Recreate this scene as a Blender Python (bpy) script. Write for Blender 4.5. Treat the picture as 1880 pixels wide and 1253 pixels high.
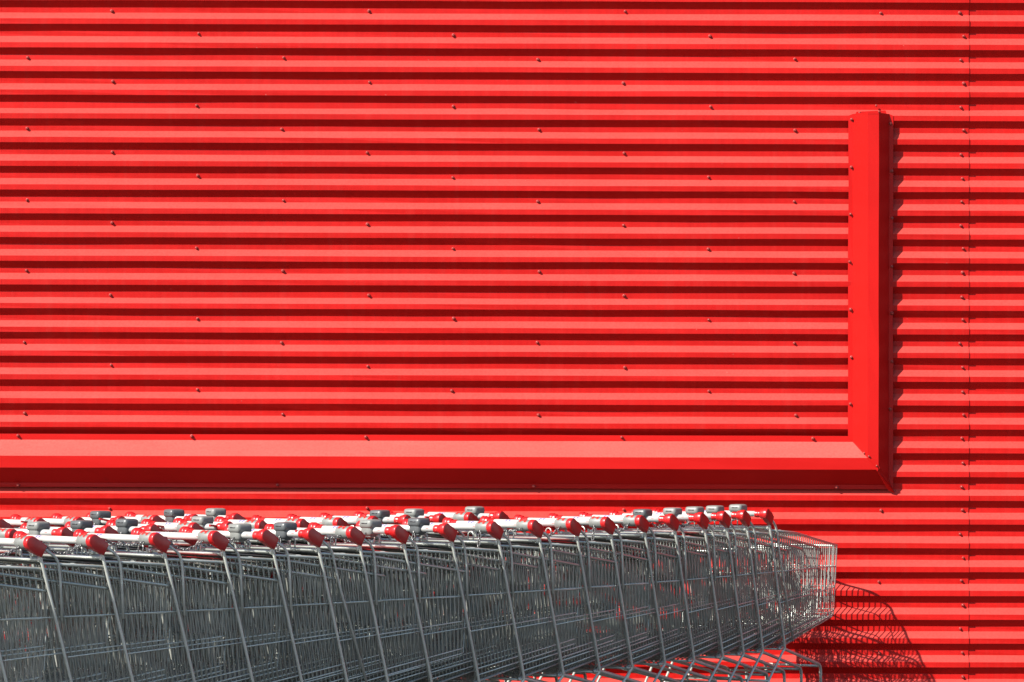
import bpy, bmesh, math, random
from mathutils import Vector, Matrix

for o in list(bpy.data.objects):
    bpy.data.objects.remove(o, do_unlink=True)
scene = bpy.context.scene
COL = scene.collection
random.seed(7)
R = math.radians

# ------------------------------------------------------------------ camera
CAM_H = 1.490
cam_d = bpy.data.cameras.new('camera')
cam_d.sensor_fit = 'HORIZONTAL'
cam_d.sensor_width = 36.0
cam_d.lens = 36.0 * 6785.6 / 1880.0
cam_d.clip_start = 0.1
cam_d.clip_end = 500.0
cam = bpy.data.objects.new('camera', cam_d)
COL.objects.link(cam)
PITCH, ROLL = 0.01689, R(0.16)
cam.matrix_world = (Matrix.Translation((0, 0, CAM_H)) @ Matrix.Rotation(R(90) + PITCH, 4, 'X')
                    @ Matrix.Rotation(ROLL, 4, 'Z'))
scene.camera = cam

# ------------------------------------------------------------------ light
SUN_R, SUN_V = 1.183, 1.309            # a shadow moves this far right / down per metre of depth
elev = math.atan2(SUN_V, math.hypot(SUN_R, 1.0))
world = bpy.data.worlds.new('World')
scene.world = world
world.use_nodes = True
wn = world.node_tree.nodes
wl = world.node_tree.links
sky = wn.new('ShaderNodeTexSky')
sky.sky_type = 'NISHITA'
sky.sun_disc = False
sky.sun_elevation = elev
sky.sun_rotation = math.atan2(-SUN_R, -1.0)
bg = wn['Background']
wl.new(sky.outputs['Color'], bg.inputs['Color'])
bg.inputs['Strength'].default_value = 0.09
sun_d = bpy.data.lights.new('sun', 'SUN')
sun_d.energy = 5.0
sun_d.angle = R(0.5)
sun_d.color = (1.0, 0.95, 0.88)
sun = bpy.data.objects.new('sun', sun_d)
COL.objects.link(sun)
sun.rotation_euler = Vector((SUN_R, 1.0, -SUN_V)).to_track_quat('-Z', 'Y').to_euler()
sun.location = (-10, -8, 14)
vs = scene.view_settings
vs.view_transform = 'Standard'
vs.look = 'None'
vs.exposure = 1.27
vs.gamma = 1.0
scene.render.engine = 'CYCLES'

# ------------------------------------------------------------------ materials
def mat(name, color, rough=0.5, metal=0.0, spec=0.5, coat=0.0):
    m = bpy.data.materials.new(name)
    m.use_nodes = True
    b = m.node_tree.nodes['Principled BSDF']
    b.inputs['Base Color'].default_value = (*color, 1)
    b.inputs['Roughness'].default_value = rough
    b.inputs['Metallic'].default_value = metal
    b.inputs['Specular IOR Level'].default_value = spec
    b.inputs['Coat Weight'].default_value = coat
    return m, m.node_tree, b

def noise(nt, scale, detail=4, coord='Object', stretch=(1, 1, 1), rough=0.55):
    tc = nt.nodes.new('ShaderNodeTexCoord')
    mp = nt.nodes.new('ShaderNodeMapping')
    mp.inputs['Scale'].default_value = stretch
    n = nt.nodes.new('ShaderNodeTexNoise')
    n.inputs['Scale'].default_value = scale
    n.inputs['Detail'].default_value = detail
    n.inputs['Roughness'].default_value = rough
    nt.links.new(tc.outputs[coord], mp.inputs['Vector'])
    nt.links.new(mp.outputs['Vector'], n.inputs['Vector'])
    return n.outputs['Fac']

def ramp(nt, fac, stops):
    r = nt.nodes.new('ShaderNodeValToRGB')
    el = r.color_ramp.elements
    while len(el) < len(stops):
        el.new(0.5)
    for e, (p, c) in zip(el, stops):
        e.position = p
        e.color = (*c, 1) if len(c) == 3 else c
    nt.links.new(fac, r.inputs['Fac'])
    return r.outputs['Color']

def mixc(nt, a, b, fac, mode='MIX'):
    m = nt.nodes.new('ShaderNodeMix')
    m.data_type = 'RGBA'
    m.blend_type = mode
    for sock, v in ((m.inputs['Factor'], fac), (m.inputs['A'], a), (m.inputs['B'], b)):
        if isinstance(v, (int, float)):
            sock.default_value = v
        elif isinstance(v, tuple):
            sock.default_value = (*v, 1)
        else:
            nt.links.new(v, sock)
    return m.outputs['Result']

def bump(nt, b, h, strength, dist):
    n = nt.nodes.new('ShaderNodeBump')
    n.inputs['Strength'].default_value = strength
    n.inputs['Distance'].default_value = dist
    nt.links.new(h, n.inputs['Height'])
    nt.links.new(n.outputs['Normal'], b.inputs['Normal'])

def upface_tint(nt, c, tint, amount):
    """mixes a paler, mottled tint into the colour of faces that point upward"""
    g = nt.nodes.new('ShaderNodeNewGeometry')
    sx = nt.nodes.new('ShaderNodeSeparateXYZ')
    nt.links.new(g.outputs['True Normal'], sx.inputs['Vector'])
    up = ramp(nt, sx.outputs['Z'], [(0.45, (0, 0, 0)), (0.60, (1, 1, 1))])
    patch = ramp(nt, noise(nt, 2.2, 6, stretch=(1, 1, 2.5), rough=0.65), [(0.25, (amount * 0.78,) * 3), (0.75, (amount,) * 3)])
    speckle = ramp(nt, noise(nt, 95, 3, stretch=(1, 1, 1)), [(0.30, (0.80,) * 3), (0.6, (1.0,) * 3)])
    f = mixc(nt, mixc(nt, up, patch, 1.0, 'MULTIPLY'), speckle, 1.0, 'MULTIPLY')
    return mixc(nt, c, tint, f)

M = {}
# red paint of the cladding: chalky coil coating, patchy, with specks and scuffs
RED = (0.368, 0.0050, 0.0038)
m, nt, b = mat('red_cladding_paint', RED, 0.42, 0, 0.15)
big = noise(nt, 0.9, 3)
c = ramp(nt, big, [(0.3, (0.335, 0.0040, 0.0031)), (0.7, (0.395, 0.0062, 0.0046))])
streak = noise(nt, 3.0, 5, stretch=(14, 14, 0.5))
c = mixc(nt, c, ramp(nt, streak, [(0.35, (0.94, 0.9, 0.9)), (0.65, (1.03, 1.12, 1.12))]), 1.0, 'MULTIPLY')
fine = noise(nt, 260, 3)
c = mixc(nt, c, ramp(nt, fine, [(0.3, (0.93, 0.85, 0.85)), (0.7, (1.05, 1.12, 1.12))]), 0.8, 'MULTIPLY')
spk = noise(nt, 42, 2)
c = mixc(nt, c, (0.4, 0.088, 0.072), ramp(nt, spk, [(0.765, (0, 0, 0)), (0.80, (0.6, 0.6, 0.6))]))
drk = noise(nt, 23, 3, stretch=(1, 1, 1.7))
c = mixc(nt, c, (0.16, 0.0064, 0.0056), ramp(nt, drk, [(0.75, (0, 0, 0)), (0.80, (0.55, 0.55, 0.55))]))
inf = nt.nodes.new('ShaderNodeObjectInfo')
c = mixc(nt, c, ramp(nt, inf.outputs['Random'], [(0, (0.93, 0.90, 0.90)), (1, (1.05, 1.12, 1.12))]), 1.0, 'MULTIPLY')
run = noise(nt, 5.0, 6, stretch=(3.2, 1, 0.35), rough=0.7)
c = mixc(nt, c, (0.344, 0.0176, 0.0136), ramp(nt, run, [(0.52, (0, 0, 0)), (0.78, (0.55,) * 3)]))
c = upface_tint(nt, c, (0.384, 0.086, 0.070), 0.47)
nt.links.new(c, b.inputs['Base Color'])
rr = ramp(nt, noise(nt, 1.6, 4, stretch=(1, 1, 1)), [(0.3, (0.38,) * 3), (0.7, (0.50,) * 3)])
nt.links.new(rr, b.inputs['Roughness'])
bump(nt, b, noise(nt, 5.0, 3, stretch=(1, 1, 1.5)), 0.10, 0.02)
M['red'] = m
m, nt, b = mat('red_trim_paint', (0.376, 0.00504, 0.00464), 0.40, 0, 0.15)
c = ramp(nt, noise(nt, 1.3, 3), [(0.3, (0.345, 0.0042, 0.0033)), (0.7, (0.398, 0.0058, 0.0044))])
sc = noise(nt, 14, 4, stretch=(1, 1, 2))
c = mixc(nt, c, (0.264, 0.0064, 0.0056), ramp(nt, sc, [(0.70, (0, 0, 0)), (0.76, (0.5,) * 3)]))
c = upface_tint(nt, c, (0.384, 0.104, 0.086), 0.66)
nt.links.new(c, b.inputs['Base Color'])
bump(nt, b, noise(nt, 4.0, 2), 0.12, 0.02)
M['trim'] = m
m, nt, b = mat('screw_paint', (0.22, 0.020, 0.015), 0.45, 0.1)
M['screw'] = m
# zinc plated steel, slightly different on every trolley
def steel(name, lo, hi, rough, metal):
    m, nt, b = mat(name, hi, rough, metal, 0.5)
    inf = nt.nodes.new('ShaderNodeObjectInfo')
    c1 = ramp(nt, inf.outputs['Random'], [(0.0, lo), (1.0, hi)])
    n1 = noise(nt, 30, 4)
    c2 = mixc(nt, c1, ramp(nt, n1, [(0.3, (0.88, 0.88, 0.88)), (0.7, (1.05, 1.05, 1.05))]), 1.0, 'MULTIPLY')
    rust = noise(nt, 9, 5, rough=0.7)
    c2 = mixc(nt, c2, (0.12, 0.055, 0.025), ramp(nt, rust, [(0.74, (0, 0, 0)), (0.82, (0.5,) * 3)]))
    nt.links.new(c2, b.inputs['Base Color'])
    return m
M['wire'] = steel('galvanised_wire', (0.31, 0.335, 0.305), (0.40, 0.42, 0.385), 0.33, 0.6)
M['tube'] = steel('galvanised_tube', (0.40, 0.425, 0.39), (0.50, 0.52, 0.475), 0.36, 0.4)
M['chain'], nt, b = mat('chain_steel', (0.20, 0.20, 0.195), 0.35, 0.7)
def plastic(name, c, rough, var=0.12):
    m, nt, b = mat(name, c, rough, 0, 0.5)
    n1 = noise(nt, 40, 4)
    lo = tuple(x * (1 - var) for x in c)
    hi = tuple(min(1, x * (1 + var)) for x in c)
    nt.links.new(ramp(nt, n1, [(0.3, lo), (0.7, hi)]), b.inputs['Base Color'])
    return m
M['white'] = plastic('white_handle_plastic', (0.37, 0.365, 0.345), 0.38, 0.05)
M['redp'] = plastic('red_plastic', (0.336, 0.0068, 0.0076), 0.32, 0.08)
M['grey'] = plastic('grey_plastic', (0.135, 0.142, 0.132), 0.5)
M['dark'] = plastic('dark_grey_plastic', (0.062, 0.068, 0.07), 0.40)
M['panel'] = plastic('grey_seat_plastic', (0.068, 0.0704, 0.0688), 0.22)
M['black'] = plastic('black_rubber', (0.018, 0.018, 0.02), 0.5)
M['blue'], nt, b = mat('blue_print', (0.012, 0.016, 0.272), 0.4)
M['redink'], nt, b = mat('red_print', (0.32, 0.016, 0.0112), 0.4)
m, nt, b = mat('asphalt', (0.11, 0.108, 0.103), 0.9)
c = ramp(nt, noise(nt, 90, 6), [(0.3, (0.03, 0.0295, 0.0285)), (0.7, (0.065, 0.064, 0.062))])
c = mixc(nt, c, ramp(nt, noise(nt, 0.6, 4), [(0.35, (0.85,) * 3), (0.65, (1.12,) * 3)]), 1.0, 'MULTIPLY')
nt.links.new(c, b.inputs['Base Color'])
bump(nt, b, noise(nt, 160, 4), 0.5, 0.006)
M['asphalt'] = m
m, nt, b = mat('concrete', (0.34, 0.33, 0.31), 0.85)
c = ramp(nt, noise(nt, 8, 6), [(0.3, (0.27, 0.26, 0.245)), (0.7, (0.38, 0.37, 0.35))])
nt.links.new(c, b.inputs['Base Color'])
M['concrete'] = m
m, nt, b = mat('roof_sheet', (0.25, 0.25, 0.25), 0.6)
M['roof'] = m

# ------------------------------------------------------------------ helpers
def obj(name, bm, m, parent=None, smooth=True):
    me = bpy.data.meshes.new(name)
    bmesh.ops.recalc_face_normals(bm, faces=bm.faces)
    bm.to_mesh(me)
    bm.free()
    if smooth is True:
        for p in me.polygons:
            p.use_smooth = True
    elif smooth == 'auto':
        for p in me.polygons:
            p.use_smooth = True
        me.set_sharp_from_angle(angle=R(38))
    me.materials.append(M[m])
    o = bpy.data.objects.new(name, me)
    COL.objects.link(o)
    o.parent = parent
    return o

def empty(name, loc, rz=0.0):
    o = bpy.data.objects.new(name, None)
    COL.objects.link(o)
    o.location = loc
    o.rotation_euler = (0, 0, rz)
    o.empty_display_size = 0.2
    return o

def tag(o, label, cat, group=None):
    o['label'] = label
    o['category'] = cat
    if group:
        o['group'] = group

def tube(bm, pts, r, n=6, caps=True, closed=False):
    pts = [Vector(p) for p in pts]
    N = len(pts)
    rings = []
    prev = None
    for i, p in enumerate(pts):
        if closed:
            d = pts[(i + 1) % N] - pts[i - 1]
        elif i == 0:
            d = pts[1] - p
        elif i == N - 1:
            d = p - pts[i - 1]
        else:
            d = (pts[i + 1] - p).normalized() + (p - pts[i - 1]).normalized()
        d.normalize()
        if prev is None:
            up = Vector((0, 0, 1)) if abs(d.z) < 0.9 else Vector((0, 1, 0))
            u = d.cross(up).normalized()
        else:
            u = (prev - d * prev.dot(d)).normalized()
        prev = u
        v = d.cross(u)
        rings.append([bm.verts.new(p + (u * math.cos(2 * math.pi * k / n) + v * math.sin(2 * math.pi * k / n)) * r)
                      for k in range(n)])
    for i in range(N if closed else N - 1):
        a, c = rings[i], rings[(i + 1) % N]
        for k in range(n):
            bm.faces.new((a[k], a[(k + 1) % n], c[(k + 1) % n], c[k]))
    if caps and not closed:
        bm.faces.new(rings[0])
        bm.faces.new(rings[-1])

def fillet(pts, rad, seg=4):
    pts = [Vector(p) for p in pts]
    out = [pts[0]]
    for i in range(1, len(pts) - 1):
        a, p, c = pts[i - 1], pts[i], pts[i + 1]
        r1 = min(rad, (a - p).length * 0.45, (c - p).length * 0.45)
        s, e = p + (a - p).normalized() * r1, p + (c - p).normalized() * r1
        for k in range(seg + 1):
            t = k / seg
            out.append(s * (1 - t) ** 2 + p * 2 * t * (1 - t) + e * t * t)
    out.append(pts[-1])
    return out

def box(bm, c, s, bev=0.0, seg=2):
    r = bmesh.ops.create_cube(bm, size=1.0)
    vs_ = r['verts']
    for v in vs_:
        v.co = Vector((c[0] + v.co.x * s[0], c[1] + v.co.y * s[1], c[2] + v.co.z * s[2]))
    if bev:
        es = list({e for v in vs_ for e in v.link_edges})
        bmesh.ops.bevel(bm, geom=es, offset=bev, segments=seg, profile=0.6, affect='EDGES')

def prism(bm, outline, y0, y1):
    a = [bm.verts.new((x, y0, z)) for x, z in outline]
    c = [bm.verts.new((x, y1, z)) for x, z in outline]
    n = len(a)
    fa, fc = bm.faces.new(a), bm.faces.new(c)
    for i in range(n):
        bm.faces.new((a[i], a[(i + 1) % n], c[(i + 1) % n], c[i]))
    return fa, fc

def lathe_y(bm, prof, cx, cz, n=14):
    """profile of (y, radius) turned round an axis along y"""
    rings = []
    for y, r in prof:
        rings.append([bm.verts.new((cx + r * math.cos(2 * math.pi * k / n), y, cz + r * math.sin(2 * math.pi * k / n)))
                      for k in range(n)])
    for a, c in zip(rings, rings[1:]):
        for k in range(n):
            bm.faces.new((a[k], a[(k + 1) % n], c[(k + 1) % n], c[k]))
    bm.faces.new(rings[0])
    bm.faces.new(rings[-1])

# ------------------------------------------------------------------ ground
YW = 17.394                                  # plane of the wall's valleys
bm = bmesh.new()
vsq = [bm.verts.new(p) for p in ((-160, -120, 0), (160, -120, 0), (160, 140, 0), (-160, 140, 0))]
bm.faces.new(vsq)
g = obj('ground', bm, 'asphalt', None, False)
g['kind'] = 'structure'

# ------------------------------------------------------------------ wall
PER, Z0 = 0.11159, 3.3507                    # rib period, top edge of valley number 0
CR, SL, DEP = 0.02456, 0.03123, 0.0252         # flat, slope, rib depth
wall = empty('metal_clad_wall', (0, YW, 0))
tag(wall, 'tall store wall clad in red horizontally ribbed sheet metal with a boxy moulding', 'wall')
XS = 2.148                                  # vertical joint
def profile(k0, k1, zmin=None):
    """z, depth pairs from valley k0's bottom edge down to valley k1's bottom edge"""
    pts = []
    for k in range(k0, k1):
        zb = Z0 - k * PER - CR              # bottom of valley k
        pts += [(zb, 0.0), (zb - SL, DEP), (zb - SL - CR, DEP), (zb - 2 * SL - CR, 0.0)]
    zb = Z0 - k1 * PER - CR
    pts.append((zb - 0.004, 0.0))
    if zmin is not None:
        q = []
        for (za, da) in pts:
            if za < zmin:
                zp, dp = q[-1]
                t = (zp - zmin) / (zp - za)
                q.append((zmin, dp + (da - dp) * t))
                break
            q.append((za, da))
        pts = q
    return pts

screw_bm = bmesh.new()
def disc_stack(bm, prof, n=10):
    rings = [[bm.verts.new((0.72 * r * math.cos(2 * math.pi * k / n), -y * 0.78, 0.72 * r * math.sin(2 * math.pi * k / n))) for k in range(n)]
             for y, r in prof]
    for a, c in zip(rings, rings[1:]):
        for k in range(n):
            bm.faces.new((a[k], a[(k + 1) % n], c[(k + 1) % n], c[k]))
    bm.faces.new(rings[-1])
disc_stack(screw_bm, [(0.0, 0.0105), (0.0025, 0.0105), (0.0032, 0.0082), (0.014, 0.0072), (0.0165, 0.0045)])
screw0 = obj('screw', screw_bm, 'screw', None, 'auto')
screw_mesh = screw0.data
bpy.data.objects.remove(screw0)
def add_screw(parent, x, z, depth):
    s = bpy.data.objects.new('screw', screw_mesh)
    COL.objects.link(s)
    s.parent = parent
    s.location = (x + random.uniform(-.006, .006), -depth, z + random.uniform(-.003, .003))
    s.rotation_euler = (random.uniform(-.12, .12), random.uniform(0, 3), random.uniform(-.12, .12))
    s.scale = (random.uniform(.9, 1.12),) * 3
    return s

ROWS = [(-28, -20), (-20, -12), (-12, -4), (-4, 4), (4, 12), (12, 20), (20, 29)]
sheets = {}
for ri, (k0, k1) in enumerate(ROWS):
    for side in (0, 1):
        xa, xb = (-10.0, XS) if side == 0 else (XS - 0.10, 8.0)
        base = 0.0042 if side == 0 else 0.0
        pr = profile(k0, k1, 0.035 if k1 == 29 else None)
        bm = bmesh.new()
        nseg = int((xb - xa) / 0.42)
        ztop, zbot = pr[0][0], pr[-1][0]
        rows = []
        rnd = random.Random(ri * 2 + side)
        wob = [[rnd.gauss(0, 0.0007) for _ in pr] for _ in range(nseg + 1)]
        woz = [[rnd.gauss(0, 0.0005) for _ in pr] for _ in range(nseg + 1)]
        for i in range(nseg + 1):
            x = xa + (xb - xa) * i / nseg
            rows.append([bm.verts.new((x, -(d + base + 0.0028 * (ztop - z) / (ztop - zbot) + wob[i][j]), z + woz[i][j]))
                         for j, (z, d) in enumerate(pr)])
        for a, c in zip(rows, rows[1:]):
            for j in range(len(pr) - 1):
                bm.faces.new((a[j], a[j + 1], c[j + 1], c[j]))
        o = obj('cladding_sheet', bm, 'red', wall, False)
        sol = o.modifiers.new('thickness', 'SOLIDIFY')
        sol.thickness = 0.0009
        sol.offset = -1
        sheets[(ri, side)] = o
def sheet_of(k, side):
    for ri, (k0, k1) in enumerate(ROWS):
        if k0 < k <= k1:
            return sheets[(ri, side)]
for k in range(-3, 29):
    zc = Z0 - k * PER - CR * 0.58
    off = 0.0042 + 0.0028 * (((k + 3) % 8) + 1) / 8
    for n in range(-2, 11):
        if (n - (k + 1)) % 3:
            continue
        x = -2.289 + 0.4021 * n
        if 18 <= k <= 20 and x < 1.8:
            continue
        if n == 10 and (k in (3,) or 4 < k < 21):
            continue
        add_screw(sheet_of(k, 0), x, zc, off)
    add_screw(sheet_of(k, 0), 2.117 + random.uniform(-.006, .006), zc + 0.002, off)

# boxy moulding fixed on the wall: an upright arm and a long level arm that meet in a mitre
mould = empty('frame_moulding', (0, 0, 0))
mould.parent = wall
UP = [(1.579, 0.032), (1.601, 0.0325), (1.6625, 0.111), (1.7147, 0.111), (1.7715, 0.0325), (1.7905, 0.032)]
LV = [(1.3413, 0.0315), (1.3137, 0.032), (1.2401, 0.1105), (1.1853, 0.1105), (1.112, 0.032), (1.0921, 0.0315)]
ZT = 2.8558
bm = bmesh.new()
nseg = 9
cols = []
rnd = random.Random(3)
for i in range(nseg + 1):
    t = i / nseg
    row = []
    for j, (x, d) in enumerate(UP):
        zlo = LV[j][0]
        z = ZT - (0.008 if j in (0, 5) else 0) + (zlo - ZT) * t
        jit = 0 if i in (0, nseg) else rnd.gauss(0, 0.0008)
        row.append(bm.verts.new((x + jit, -d - jit, z)))
    cols.append(row)
for a, c in zip(cols, cols[1:]):
    for j in range(5):
        bm.faces.new((a[j], a[j + 1], c[j + 1], c[j]))
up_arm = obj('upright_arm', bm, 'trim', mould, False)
bm = bmesh.new()
a = [bm.verts.new((x, -d - 0.001, ZT - 0.006)) for x, d in UP[1:5]]
c = [bm.verts.new((x, -0.02, ZT - 0.006 + 0.0)) for x, d in UP[1:5]]
bm.faces.new([a[0], a[1], a[2], a[3]])
bm.faces.new([c[0], c[1], c[2], c[3]])
for j in range(3):
    bm.faces.new((a[j], a[j + 1], c[j + 1], c[j]))
tab = [bm.verts.new(p) for p in ((1.610, -0.0345, ZT - .004), (1.760, -0.0345, ZT - .004), (1.754, -0.0345, ZT + .017), (1.617, -0.0345, ZT + .010))]
bm.faces.new(tab)
obj('end_plate', bm, 'trim', mould, False)
bm = bmesh.new()
cols = []
nseg = 22
XL = -9.0
for i in range(nseg + 1):
    row = []
    for j, (z, d) in enumerate(LV):
        xr = UP[j][0]
        x = XL + (xr - XL) * i / nseg
        jit = 0 if i in (0, nseg) else rnd.gauss(0, 0.0007)
        row.append(bm.verts.new((x, -d + 0.001 - jit, z + jit)))
    cols.append(row)
for a, c in zip(cols, cols[1:]):
    for j in range(5):
        bm.faces.new((a[j], a[j + 1], c[j + 1], c[j]))
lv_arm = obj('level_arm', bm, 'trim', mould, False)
# mitre seam: folded cover strip along the joint
bm = bmesh.new()
for j in range(4):
    p, q = Vector((UP[j][0], -UP[j][1] - 0.001, LV[j][0])), Vector((UP[j + 1][0], -UP[j + 1][1] - 0.001, LV[j + 1][0]))
    e = (q - p).normalized()
    s = Vector((0.007, 0, 0.009))
    f = [bm.verts.new(v) for v in (p - e * 0.001, q + e * 0.001, q + e * 0.001 + s * 1.0 + Vector((0, -.0015, 0)), p - e * .001 + s + Vector((0, -.0015, 0)))]
    bm.faces.new(f)
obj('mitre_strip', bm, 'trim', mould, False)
for arm in (up_arm, lv_arm):
    sol = arm.modifiers.new('thickness', 'SOLIDIFY')
    sol.thickness = 0.001
    sol.offset = -1
for i in range(8):
    z = 2.832 - i * 0.2237
    if z > 1.36:
        add_screw(up_arm, 1.590, z, 0.033)
        add_screw(up_arm, 1.782, z - 0.02, 0.033)
for x in (-2.315, -1.507, -0.687, 0.518, 1.410):
    add_screw(lv_arm, x, 1.3310, 0.033)
for x in (-2.315, -1.1, 0.11, 1.525):
    add_screw(lv_arm, x, 1.1020, 0.033)
for x, z, d in ((1.672, 1.250, .112), (1.707, 1.205, .112), (1.648, 1.262, .096), (1.717, ZT + .040, .02), (1.729, ZT + .010, .0355), (1.631, ZT + .004, .0355)):
    s = add_screw(up_arm, x, z, d)
    s.scale = (0.7,) * 3
bm = bmesh.new()
pts = [(1.7105, -0.1135, 1.2033), (1.776, -0.0375, 1.1160), (1.797, -0.0365, 1.0741), (1.770, -0.039, 1.0861), (1.708, -0.1135, 1.1793)]
f = bm.faces.new([bm.verts.new(p) for p in pts])
flap = obj('corner_flap', bm, 'trim', mould, False)
sol = flap.modifiers.new('thickness', 'SOLIDIFY')
sol.thickness = 0.004
sol.offset = 0
# body of the building behind the cladding, and its roof edge
ZB = ROWS[0][0]
ztop_wall = Z0 + 28 * PER
bm = bmesh.new()
box(bm, (-1.0, 7.02, ztop_wall / 2), (18.2, 14.0, ztop_wall - 0.02))
obj('wall_core', bm, 'concrete', wall, False)
bm = bmesh.new()
box(bm, (-1.0, 6.95, ztop_wall + 0.05), (18.6, 14.4, 0.16), 0.01, 1)
obj('roof_edge', bm, 'roof', wall, False)

# ------------------------------------------------------------------ shopping trolley
# local axes: x forward, y left, z up; the handle's axis runs along y at x = 0, z = 1.0
HW = 0.228
HB = 1.004                                   # handle height
LEGY = 0.213
def rim_h(a):
    if a < 0.36:
        return 0.930 - (a - 0.07) / 0.29 * 0.020
    return 0.910 - (a - 0.36) / 0.519 * 0.073
def half(a, top=True):
    t = max(0.0, min(1.0, (a - 0.07) / 0.819))
    return (0.208 - 0.033 * t) if top else (0.199 - 0.039 * t)
def bot_h(a):
    return 0.404 + (a - 0.211) / 0.662 * 0.102
def side_pt(u, s, hrel):
    """u = 0 at the rear leg line, 1 at the nose; hrel = 0 rim, 1 bottom"""
    at, ab = 0.080 + u * 0.823, 0.219 + u * 0.680
    top = Vector((at, s * half(at), rim_h(at)))
    bot = Vector((ab, s * half(ab, False), bot_h(ab)))
    return top.lerp(bot, hrel)

def basket_bm():
    bm = bmesh.new()
    NS = 31
    WR = 0.0024
    NA, NB = 0.903, 0.898                    # nose at the rim and at the bottom
    for i in range(NS):
        u = i / NS
        L = [side_pt(u, -1, 0.0), side_pt(u, -1, 0.97)]
        Rr = [side_pt(u, 1, 0.97), side_pt(u, 1, 0.0)]
        bl, br = side_pt(u, -1, 1.0), side_pt(u, 1, 1.0)
        tube(bm, L + [bl + Vector((0, .014, 0)), br + Vector((0, -.014, 0))] + Rr, WR, 5, False)
    NF = 18
    for i in range(NF + 1):
        f = -1 + 2 * i / NF
        top = Vector((NA, f * 0.167, rim_h(NA)))
        bot = Vector((NB, f * 0.152, bot_h(NB)))
        pts = [top, bot.lerp(top, 0.04), bot + Vector((-.014, 0, -.0025))]
        if True:
            pts.append(Vector((0.222, f * 0.189, bot_h(0.222) - 0.005)))
        tube(bm, pts, WR, 5, False)
    # rim
    c1, c2 = NA + .002, half(NA)
    pts = [(0.052, -half(.07), rim_h(.052)), (0.36, -half(.36), rim_h(.36)), (c1, -c2, rim_h(c1)), (c1, c2, rim_h(c1)),
           (0.36, half(.36), rim_h(.36)), (0.052, half(.07), rim_h(.052))]
    tube(bm, fillet(pts, 0.035, 4), 0.0058, 7)
    # bottom edge rods
    for s in (-1, 1):
        tube(bm, [side_pt(0, s, 1) + Vector((0, -s * .012, -.004)), side_pt(.97, s, 1) + Vector((0, -s * .012, -.004))], 0.0033, 5)
    return bm

def rods_bm():
    bm = bmesh.new()
    NA = 0.903
    # level wires right round three sides (rear height, nose height)
    for hr, hn, wr in ((0.744, 0.740, 0.0027), (0.602, 0.645, 0.0027), (0.453, 0.540, 0.0027), (0.428, 0.521, 0.0027)):
        pts = []
        for s in (-1, 1):
            seq = []
            for u in (0.0, 0.35, 0.7, 0.97):
                hh = hr + (hn - hr) * u
                t0, b0 = side_pt(u, s, 0), side_pt(u, s, 1)
                q = t0.lerp(b0, (t0.z - hh) / (t0.z - b0.z))
                seq.append(q + Vector((0, s * 0.0046 * (1 - u), 0)))
            seq.append(Vector((NA + .006, seq[-1].y * 0.90, hn)))
            pts += seq if s == -1 else seq[::-1]
        tube(bm, fillet(pts, 0.012, 2), wr, 6, True)
    return bm

def gate_bm():
    """wire flap hinged at the rear top; origin at the hinge, lying forward"""
    bm = bmesh.new()
    L = 0.50
    for i in range(15):
        y = -0.170 + 0.34 * i / 14
        tube(bm, [(0.0, y, 0), (L, y * 0.93, 0)], 0.0022, 5, False)
    for x in (0.0, 0.13, 0.26, 0.39, L):
        w = 0.175 - 0.012 * x / L
        tube(bm, [(x, -w, 0.0042), (x, w, 0.0042)], 0.0026 if 0 < x < L else 0.004, 5)
    for s in (-1, 1):
        tube(bm, [(0, s * .175, 0), (L, s * .164, 0)], 0.0035, 5)
    return bm

def leg_bm(s, long_stay):
    bm = bmesh.new()
    y = s * LEGY
    pts = [(0.034, y, 0.985), (0.043, y, 0.958), (0.125, y, 0.688), (0.204, y, 0.428), (0.212, y, 0.396), (0.204, y * 0.97, 0.386), (0.066, y * 0.93, 0.262), (0.040, y * 0.93, 0.105)]
    tube(bm, fillet(pts, 0.02, 3), 0.0057, 8)
    # bolt head at the cross tube
    box(bm, (0.050, y - s * 0.012, 0.944), (0.016, 0.014, 0.016), 0.003, 1)
    return bm

def stay_bm(s, long_stay):
    bm = bmesh.new()
    y = s * (LEGY + 0.001)
    if long_stay:
        pts = [(0.052, y, 0.986), (0.112, y, 0.946), (0.150, y, 0.82), (0.312, y * 0.97, 0.425)]
    else:
        pts = [(0.052, y, 0.986), (0.116, y, 0.948), (0.128, y, 0.88), (0.136, y, 0.728)]
    tube(bm, fillet(pts, 0.025, 4), 0.0051, 8)
    return bm

def crossbar_bm():
    bm = bmesh.new()
    tube(bm, [(0.055, -LEGY + .008, 0.944), (0.055, LEGY - .008, 0.944)], 0.0064, 8)
    tube(bm, [(0.20, -0.197, 0.924), (0.20, 0.197, 0.924)], 0.005, 6)
    # upright loop the chain can hook into
    pts = [(0.057, -0.075, 0.948)]
    for k in range(9):
        t = math.pi * k / 8
        pts.append((0.059, -0.062 - 0.013 * math.cos(t), 0.970 + 0.013 * math.sin(t)))
    pts.append((0.057, -0.049, 0.948))
    tube(bm, pts, 0.0028, 6)
    return bm

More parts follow.
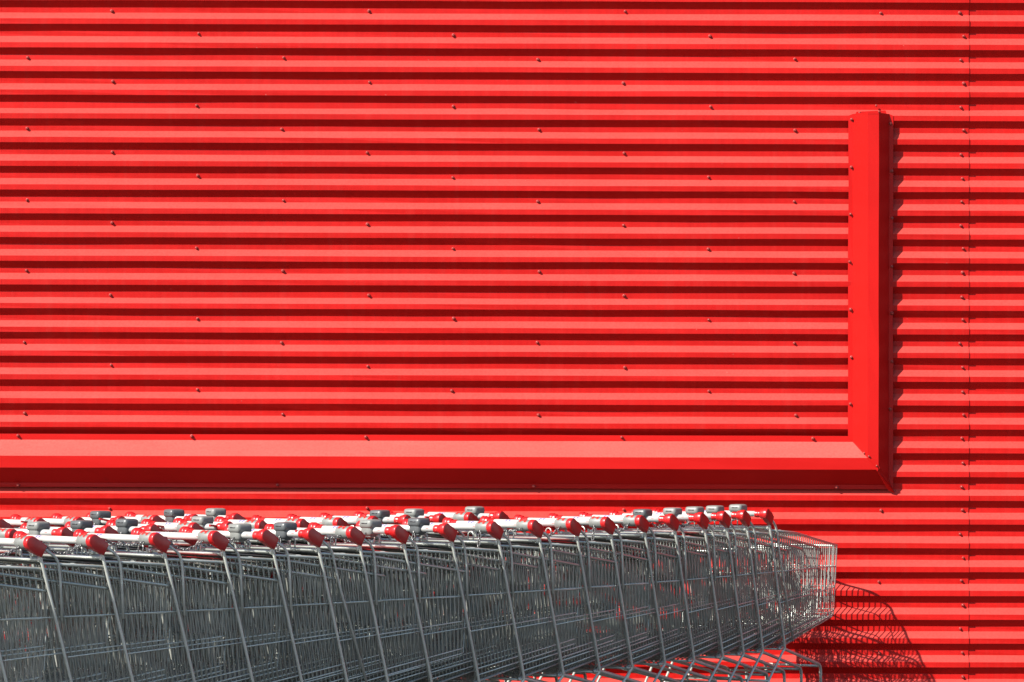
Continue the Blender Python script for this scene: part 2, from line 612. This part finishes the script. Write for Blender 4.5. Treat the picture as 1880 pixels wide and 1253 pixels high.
def chassis_bm():
    bm = bmesh.new()
    for s in (-1, 1):
        tube(bm, fillet([(0.790, s * .135, 0.095), (0.782, s * .138, 0.288), (0.262, s * .178, 0.396), (0.215, s * .182, 0.396)], 0.035, 4), 0.0074, 8)
        tube(bm, fillet([(0.045, s * .196, 0.105), (0.12, s * .180, 0.112), (0.778, s * .132, 0.105)], 0.03, 3), 0.0056, 7)
    tube(bm, [(0.776, -.137, 0.283), (0.776, .137, 0.283)], 0.006, 7)
    tube(bm, [(0.225, -.182, 0.394), (0.225, .182, 0.394)], 0.0055, 7)
    tube(bm, [(0.066, -.197, 0.262), (0.066, .197, 0.262)], 0.0055, 7)
    tube(bm, [(0.45, -.155, 0.111), (0.45, .155, 0.111)], 0.0045, 6)
    return bm

def caster_bm():
    bm = bmesh.new()
    tube(bm, [(0, 0, 0.112), (0, 0, 0.094)], 0.014, 10)
    for s in (-1, 1):
        box(bm, (-0.012, s * 0.017, 0.078), (0.030, 0.003, 0.062), 0.001, 1)
    box(bm, (-0.004, 0, 0.1045), (0.034, 0.037, 0.004), 0.001, 1)
    return bm

def wheel_bm():
    bm = bmesh.new()
    lathe_y(bm, [(-.0125, .020), (-.0125, .044), (-.009, .0500), (.009, .0500), (.0125, .044), (.0125, .020)], -0.018, 0.050, 20)
    return bm

def handle_bm():
    bm = bmesh.new()
    lathe_y(bm, [(-0.192, 0.0125), (0.192, 0.0125)], 0, HB, 16)
    return bm

def cap_bm(s):
    """red end: two collars on the bar and a flat cheek that runs down to the tubes"""
    bm = bmesh.new()
    lathe_y(bm, [(s * 0.164, 0.0140), (s * 0.166, 0.0160), (s * 0.180, 0.0160), (s * 0.182, 0.0150), (s * 0.188, 0.0150),
                 (s * 0.190, 0.0185), (s * 0.194, 0.0208), (s * 0.208, 0.0208)], 0, HB, 16)
    ang = math.radians(-30)
    d = Vector((math.cos(ang), 0, math.sin(ang)))
    nrm = Vector((-d.z, 0, d.x))
    rad, L = 0.0245, 0.063
    out = []
    for k in range(11):
        t = math.pi / 2 + math.pi * k / 10
        q = d * (math.cos(t) * rad) + nrm * (math.sin(t) * rad)
        out.append((q.x, HB + q.z))
    for q in (d * (L * .5) - nrm * (rad * 1.0), d * L - nrm * (rad * 0.92), d * L + nrm * (rad * 0.86), d * (L * .5) + nrm * (rad * .97)):
        out.append((q.x, HB + q.z))
    fa, fc = prism(bm, out, s * 0.203, s * (HW - 0.001))
    es = list({e for e in fc.edges} | {e for e in fa.edges})
    bmesh.ops.bevel(bm, geom=es, offset=0.0055, segments=4, profile=0.5, affect='EDGES')
    return bm

def letters_bm():
    """small slanted strokes printed on the top of the bar"""
    bm = bmesh.new()
    def patch(y0, y1, t0, t1, sl=0.0):
        r = 0.0128
        n = 3
        row = []
        for i in range(n + 1):
            t = t0 + (t1 - t0) * i / n
            sh = sl * i / n
            row.append((bm.verts.new((-r * math.cos(t), y0 + sh, HB + r * math.sin(t))), bm.verts.new((-r * math.cos(t), y1 + sh, HB + r * math.sin(t)))))
        for a, c in zip(row, row[1:]):
            bm.faces.new((a[0], a[1], c[1], c[0]))
    return bm, patch

def lettering_blue():
    bm, patch = letters_bm()
    for y in (0.105, 0.088):
        patch(y, y - 0.0045, 0.35, 1.0, -0.003)
        patch(y - .0045, y - 0.013, 0.78, 1.0, -0.001)
    return bm
def lettering_red():
    bm, patch = letters_bm()
    patch(-0.128, -0.140, 0.10, 0.22)
    return bm

def sleeve_bm():
    bm = bmesh.new()
    y = -0.172
    lathe_y(bm, [(y - .031, .0165), (y - .030, .0212), (y - .026, .0234), (y + .022, .0234), (y + .027, .0214), (y + .029, .0165)], 0.001, HB, 18)
    box(bm, (0.020, y, HB - 0.004), (0.028, 0.042, 0.028), 0.006, 2)
    return bm

def emblem_bm():
    bm = bmesh.new()
    r = 0.0244
    def patch(y0, y1, t0, t1):
        row = []
        for i in range(4):
            t = t0 + (t1 - t0) * i / 3
            row.append((bm.verts.new((0.001 - r * math.cos(t), y0, HB + r * math.sin(t))), bm.verts.new((0.001 - r * math.cos(t), y1, HB + r * math.sin(t)))))
        for a, c in zip(row, row[1:]):
            bm.faces.new((a[0], a[1], c[1], c[0]))
    y = -0.172
    patch(y - .018, y - .008, 0.62, 1.45)
    patch(y + .006, y + .016, 0.70, 1.55)
    patch(y - .009, y + .007, 0.95, 1.20)
    return bm

def boxlock_bm():
    bm = bmesh.new()
    y = -0.076
    box(bm, (0.007, y, HB + 0.024), (0.074, 0.064, 0.034), 0.0145, 3)
    box(bm, (0.003, y, HB + 0.002), (0.054, 0.056, 0.046), 0.015, 3)
    box(bm, (0.003, y, HB - 0.014), (0.040, 0.040, 0.028), 0.010, 2)
    return bm
def slot_bm():
    bm = bmesh.new()
    box(bm, (-0.0302, -0.076, HB + 0.027), (0.002, 0.028, 0.0034))
    return bm

def chain_bm(p0, p1, sag, n):
    bm = bmesh.new()
    p0, p1 = Vector(p0), Vector(p1)
    P = []
    for i in range(n + 1):
        t = i / n
        q = p0.lerp(p1, t)
        q.z -= sag * 4 * t * (1 - t)
        P.append(q)
    for i in range(n):
        c = (P[i] + P[i + 1]) / 2
        d = (P[i + 1] - P[i])
        L = d.length * 0.66
        d.normalize()
        u = d.cross(Vector((0, 0, 1)))
        if u.length < 0.1:
            u = Vector((0, 1, 0))
        u.normalize()
        w = d.cross(u)
        side = (u + w).normalized() if i % 2 == 0 else (u - w).normalized()
        hw = 0.0060
        ring = []
        for k in range(10):
            t = 2 * math.pi * k / 10
            ring.append(c + d * (math.cos(t) * L) + side * (math.sin(t) * hw))
        tube(bm, ring, 0.0024, 4, False, True)
    return bm
def key_bm(p, dirv):
    """flat red plastic key tag"""
    bm = bmesh.new()
    p, d = Vector(p), Vector(dirv).normalized()
    s = d.cross(Vector((0, 0, 1))).normalized()
    up = s.cross(d)
    pts = []
    for x, w in ((0, .006), (.012, .010), (.045, .009), (.062, .004)):
        pts.append((x, w))
    ra = []
    for h in (-.0035, .0035):
        a = [bm.verts.new(p + d * x + s * w + up * h) for x, w in pts]
        c = [bm.verts.new(p + d * x - s * w + up * h) for x, w in pts]
        ra.append(a + c[::-1])
    bm.faces.new(ra[0])
    bm.faces.new(ra[1])
    n = len(ra[0])
    for i in range(n):
        bm.faces.new((ra[0][i], ra[0][(i + 1) % n], ra[1][(i + 1) % n], ra[1][i]))
    return bm
def seat_bm():
    bm = bmesh.new()
    box(bm, (0.175, 0.0, 0.0105), (0.315, 0.352, 0.004), 0.0015, 1)
    return bm

protos = {}
def make_cart(kind, long_stay, light, chain_mode, seat):
    root = empty('shopping_cart', (0, 0, 0))
    obj('basket', basket_bm() if 'basket' not in protos else bmesh.new(), 'wire', root)
    if 'basket' in protos:
        root.children[0].data = protos['basket']
    else:
        protos['basket'] = root.children[0].data
    def part(name, key, fn, m, parent, smooth=True):
        key = (name, key)
        if key not in protos:
            o = obj(name, fn(), m, parent, smooth)
            protos[key] = o.data
        else:
            o = bpy.data.objects.new(name, protos[key])
            COL.objects.link(o)
            o.parent = parent
        return o
    part('basket_rods', 0, rods_bm, 'tube', root.children[0])
    gate = part('rear_gate', 0, gate_bm, 'wire', root)
    gate.location = (0.068, 0, 0.934)
    gate.rotation_euler = (0, R(5.0), 0)
    if seat is not None:
        part('seat_panel', 'red' if seat else 'grey', seat_bm, 'redp' if seat else 'panel', gate, 'auto')
    for s in (-1, 1):
        part('leg', s, lambda: leg_bm(s, long_stay), 'tube', root)
        part('stay', (s, long_stay), lambda: stay_bm(s, long_stay), 'tube', root)
    part('cross_bar', 0, crossbar_bm, 'tube', root)
    part('chassis', 0, chassis_bm, 'tube', root)
    for x in (0.040, 0.790):
        for s in (-1, 1):
            cs = part('caster', 0, caster_bm, 'tube', root, 'auto')
            cs.location = (x, s * (0.197 if x < .1 else .135), 0)
            part('wheel', 0, wheel_bm, 'black', cs, 'auto')
    h = part('handle', 0, handle_bm, 'white', root)
    for s in (-1, 1):
        part('end_cap', s, lambda: cap_bm(s), 'redp', h, 'auto')
    part('blue_lettering', 0, lettering_blue, 'blue', h)
    part('red_lettering', 0, lettering_red, 'redink', h)
    if kind == 'sleeve':
        k = part('coin_lock', 'sleeve', sleeve_bm, 'grey', root, 'auto')
        part('emblem', 0, emblem_bm, 'redink', k)
        p0 = (-0.018, -0.172, HB - 0.012)
    else:
        k = part('coin_lock', 'box_l' if light else 'box_d', boxlock_bm, 'grey' if light else 'dark', root, 'auto')
        part('coin_slot', 0, slot_bm, 'black', k)
        p0 = (-0.020, -0.076, HB - 0.010)
    if chain_mode == 'loop':
        p1 = (-0.185, p0[1] + 0.01, HB - 0.002)
        part('chain', (kind, 'loop'), lambda: chain_bm(p0, p1, 0.035, 12), 'chain', k)
        part('key', (kind, 'loop'), lambda: key_bm((p1[0] + .003, p1[1], p1[2] + .003), (-1, 0, 0.12)), 'redp', k, 'auto')
    elif chain_mode == 'tight':
        p1 = (-0.175, p0[1] + 0.02, HB - 0.004)
        part('chain', (kind, 'tight'), lambda: chain_bm(p0, p1, 0.012, 11), 'chain', k)
        part('key', (kind, 'tight'), lambda: key_bm((p1[0] + .003, p1[1], p1[2] + .003), (-1, 0.1, 0.2)), 'redp', k, 'auto')
    else:
        p1 = (p0[0] - 0.012, p0[1] + 0.008, HB - 0.115)
        part('chain', (kind, 'hang'), lambda: chain_bm(p0, p1, 0.0, 7), 'chain', k)
        part('key', (kind, 'hang'), lambda: key_bm((p1[0], p1[1], p1[2]), (-0.2, 0.3, -1)), 'redp', k, 'auto')
    return root

ORD = ['', 'first', 'second', 'third', 'fourth', 'fifth', 'sixth', 'seventh', 'eighth', 'ninth', 'tenth', 'eleventh',
       'twelfth', 'thirteenth', 'fourteenth', 'fifteenth', 'sixteenth', 'seventeenth', 'eighteenth', 'nineteenth',
       'twentieth', 'twenty-first', 'twenty-second', 'twenty-third']
def copy_tree(o, parent=None):
    c = o.copy()
    COL.objects.link(c)
    if parent is not None:
        c.parent = parent
    for ch in list(o.children):
        copy_tree(ch, c)
    return c
kinds = {}
def place(pos, th, spec, label, group, rear):
    key = (spec[0], spec[1], spec[2], spec[3], spec[4])
    if key not in kinds:
        o = make_cart(*spec)
        kinds[key] = o
    else:
        o = copy_tree(kinds[key])
    o.location = (pos[0], pos[1], 0)
    o.rotation_euler = (0, 0, th)
    tag(o, label, 'shopping cart', group)
    for ch in o.children:                   # last of its row: nothing pushes its gate up
        if ch.name.startswith('rear_gate'):
            ch.rotation_euler = (0, R(74) if rear else R(rnd.uniform(4, 9)), 0)
    return o

# where the near end of each handle is (x, y), its heading; S sleeve lock, L / D light / dark box lock
ROW_A = [(-2.273, 12.222, 0.68, 'S'), (-2.065, 12.394, 0.7, 'S'), (-1.853, 12.577, 0.721, 'S'), (-1.652, 12.757, 0.741, 'S'), (-1.457, 12.939, 0.761, 'S'), (-1.256, 13.134, 0.782, 'S'), (-1.062, 13.331, 0.802, 'S'), (-0.893, 13.508, 0.82, 'L'), (-0.735, 13.681, 0.838, 'D'), (-0.587, 13.848, 0.854, 'S'), (-0.426, 14.037, 0.873, 'L'), (-0.246, 14.256, 0.894, 'D'), (-0.066, 14.485, 0.915, 'S'), (0.097, 14.702, 0.936, 'S'), (0.252, 14.916, 0.955, 'S'), (0.396, 15.124, 0.974, 'S'), (0.544, 15.347, 0.994, 'S'), (0.68, 15.56, 1.013, 'D'), (0.818, 15.785, 1.032, 'L'), (0.924, 15.965, 1.048, 'L'), (1.022, 16.138, 1.062, 'L'), (1.137, 16.35, 1.08, 'L')]
ROW_B = [(-2.12, 13.09, 0.88, 'S'), (-1.97, 13.28, 0.887, 'L'), (-1.813, 13.48, 0.894, 'S'), (-1.648, 13.687, 0.902, 'L'), (-1.508, 13.865, 0.908, 'D'), (-1.356, 14.06, 0.915, 'D'), (-1.215, 14.246, 0.921, 'S'), (-1.095, 14.405, 0.926, 'L'), (-0.978, 14.561, 0.931, 'S'), (-0.829, 14.763, 0.938, 'S'), (-0.69, 14.953, 0.943, 'S'), (-0.558, 15.136, 0.949, 'S'), (-0.429, 15.317, 0.954, 'D'), (-0.29, 15.513, 0.959, 'L'), (-0.169, 15.687, 0.964, 'S'), (-0.038, 15.877, 0.969, 'L')]
ROW_C = [(-2.16, 14.515, 0.758, 'S'), (-2.02, 14.647, 0.758, 'D'), (-1.881, 14.779, 0.758, 'S'), (-1.74, 14.912, 0.758, 'S'), (-1.586, 15.058, 0.758, 'D'), (-1.456, 15.181, 0.758, 'S'), (-1.309, 15.32, 0.758, 'D'), (-1.147, 15.474, 0.758, 'L')]
rnd = random.Random(11)
for rname, rows, grp in (('front', ROW_A, 'shopping carts nested in the front row'),
                             ('middle', ROW_B, 'shopping carts nested in the middle row'),
                             ('back', ROW_C, 'shopping carts nested in the back row by the wall')):
    n = len(rows)
    for i, (x, y, th, k) in enumerate(rows):
        kind = 'sleeve' if k == 'S' else 'box'
        light = k != 'D'
        long_stay = rname == 'front' and i in (8, n - 1)
        mode = {'S': ['loop', 'tight', 'hang'][(0, 1, 1, 0, 0, 1, 0, 2)[i % 8]], 'L': 'loop', 'D': 'hang'}[k]
        if rname == 'front' and i == 12:
            mode = 'hang'
        seat = None if (rname == 'front' and i >= n - 3) else i % 4 == 1
        dth = R(rnd.uniform(-0.35, 0.35))
        t = th + dth
        # from the near end of the handle to the trolley's own origin
        pos = Vector((x, y)) + Vector((-math.sin(t), math.cos(t))) * HW
        q = n - i
        look = {'S': 'grey sleeve coin lock', 'L': 'light grey box coin lock', 'D': 'dark grey box coin lock'}[k]
        if long_stay and i == n - 1:
            label = 'wire cart with its nose and basket in full view, rightmost of the front row'
        elif q == 1:
            label = f'wire cart with {look}, rightmost of the {rname} row'
        else:
            label = f'wire cart with {look}, {ORD[q]} from right in the {rname} row'
        place(pos, t, (kind, long_stay, light, mode, seat), label, grp, i == 0)
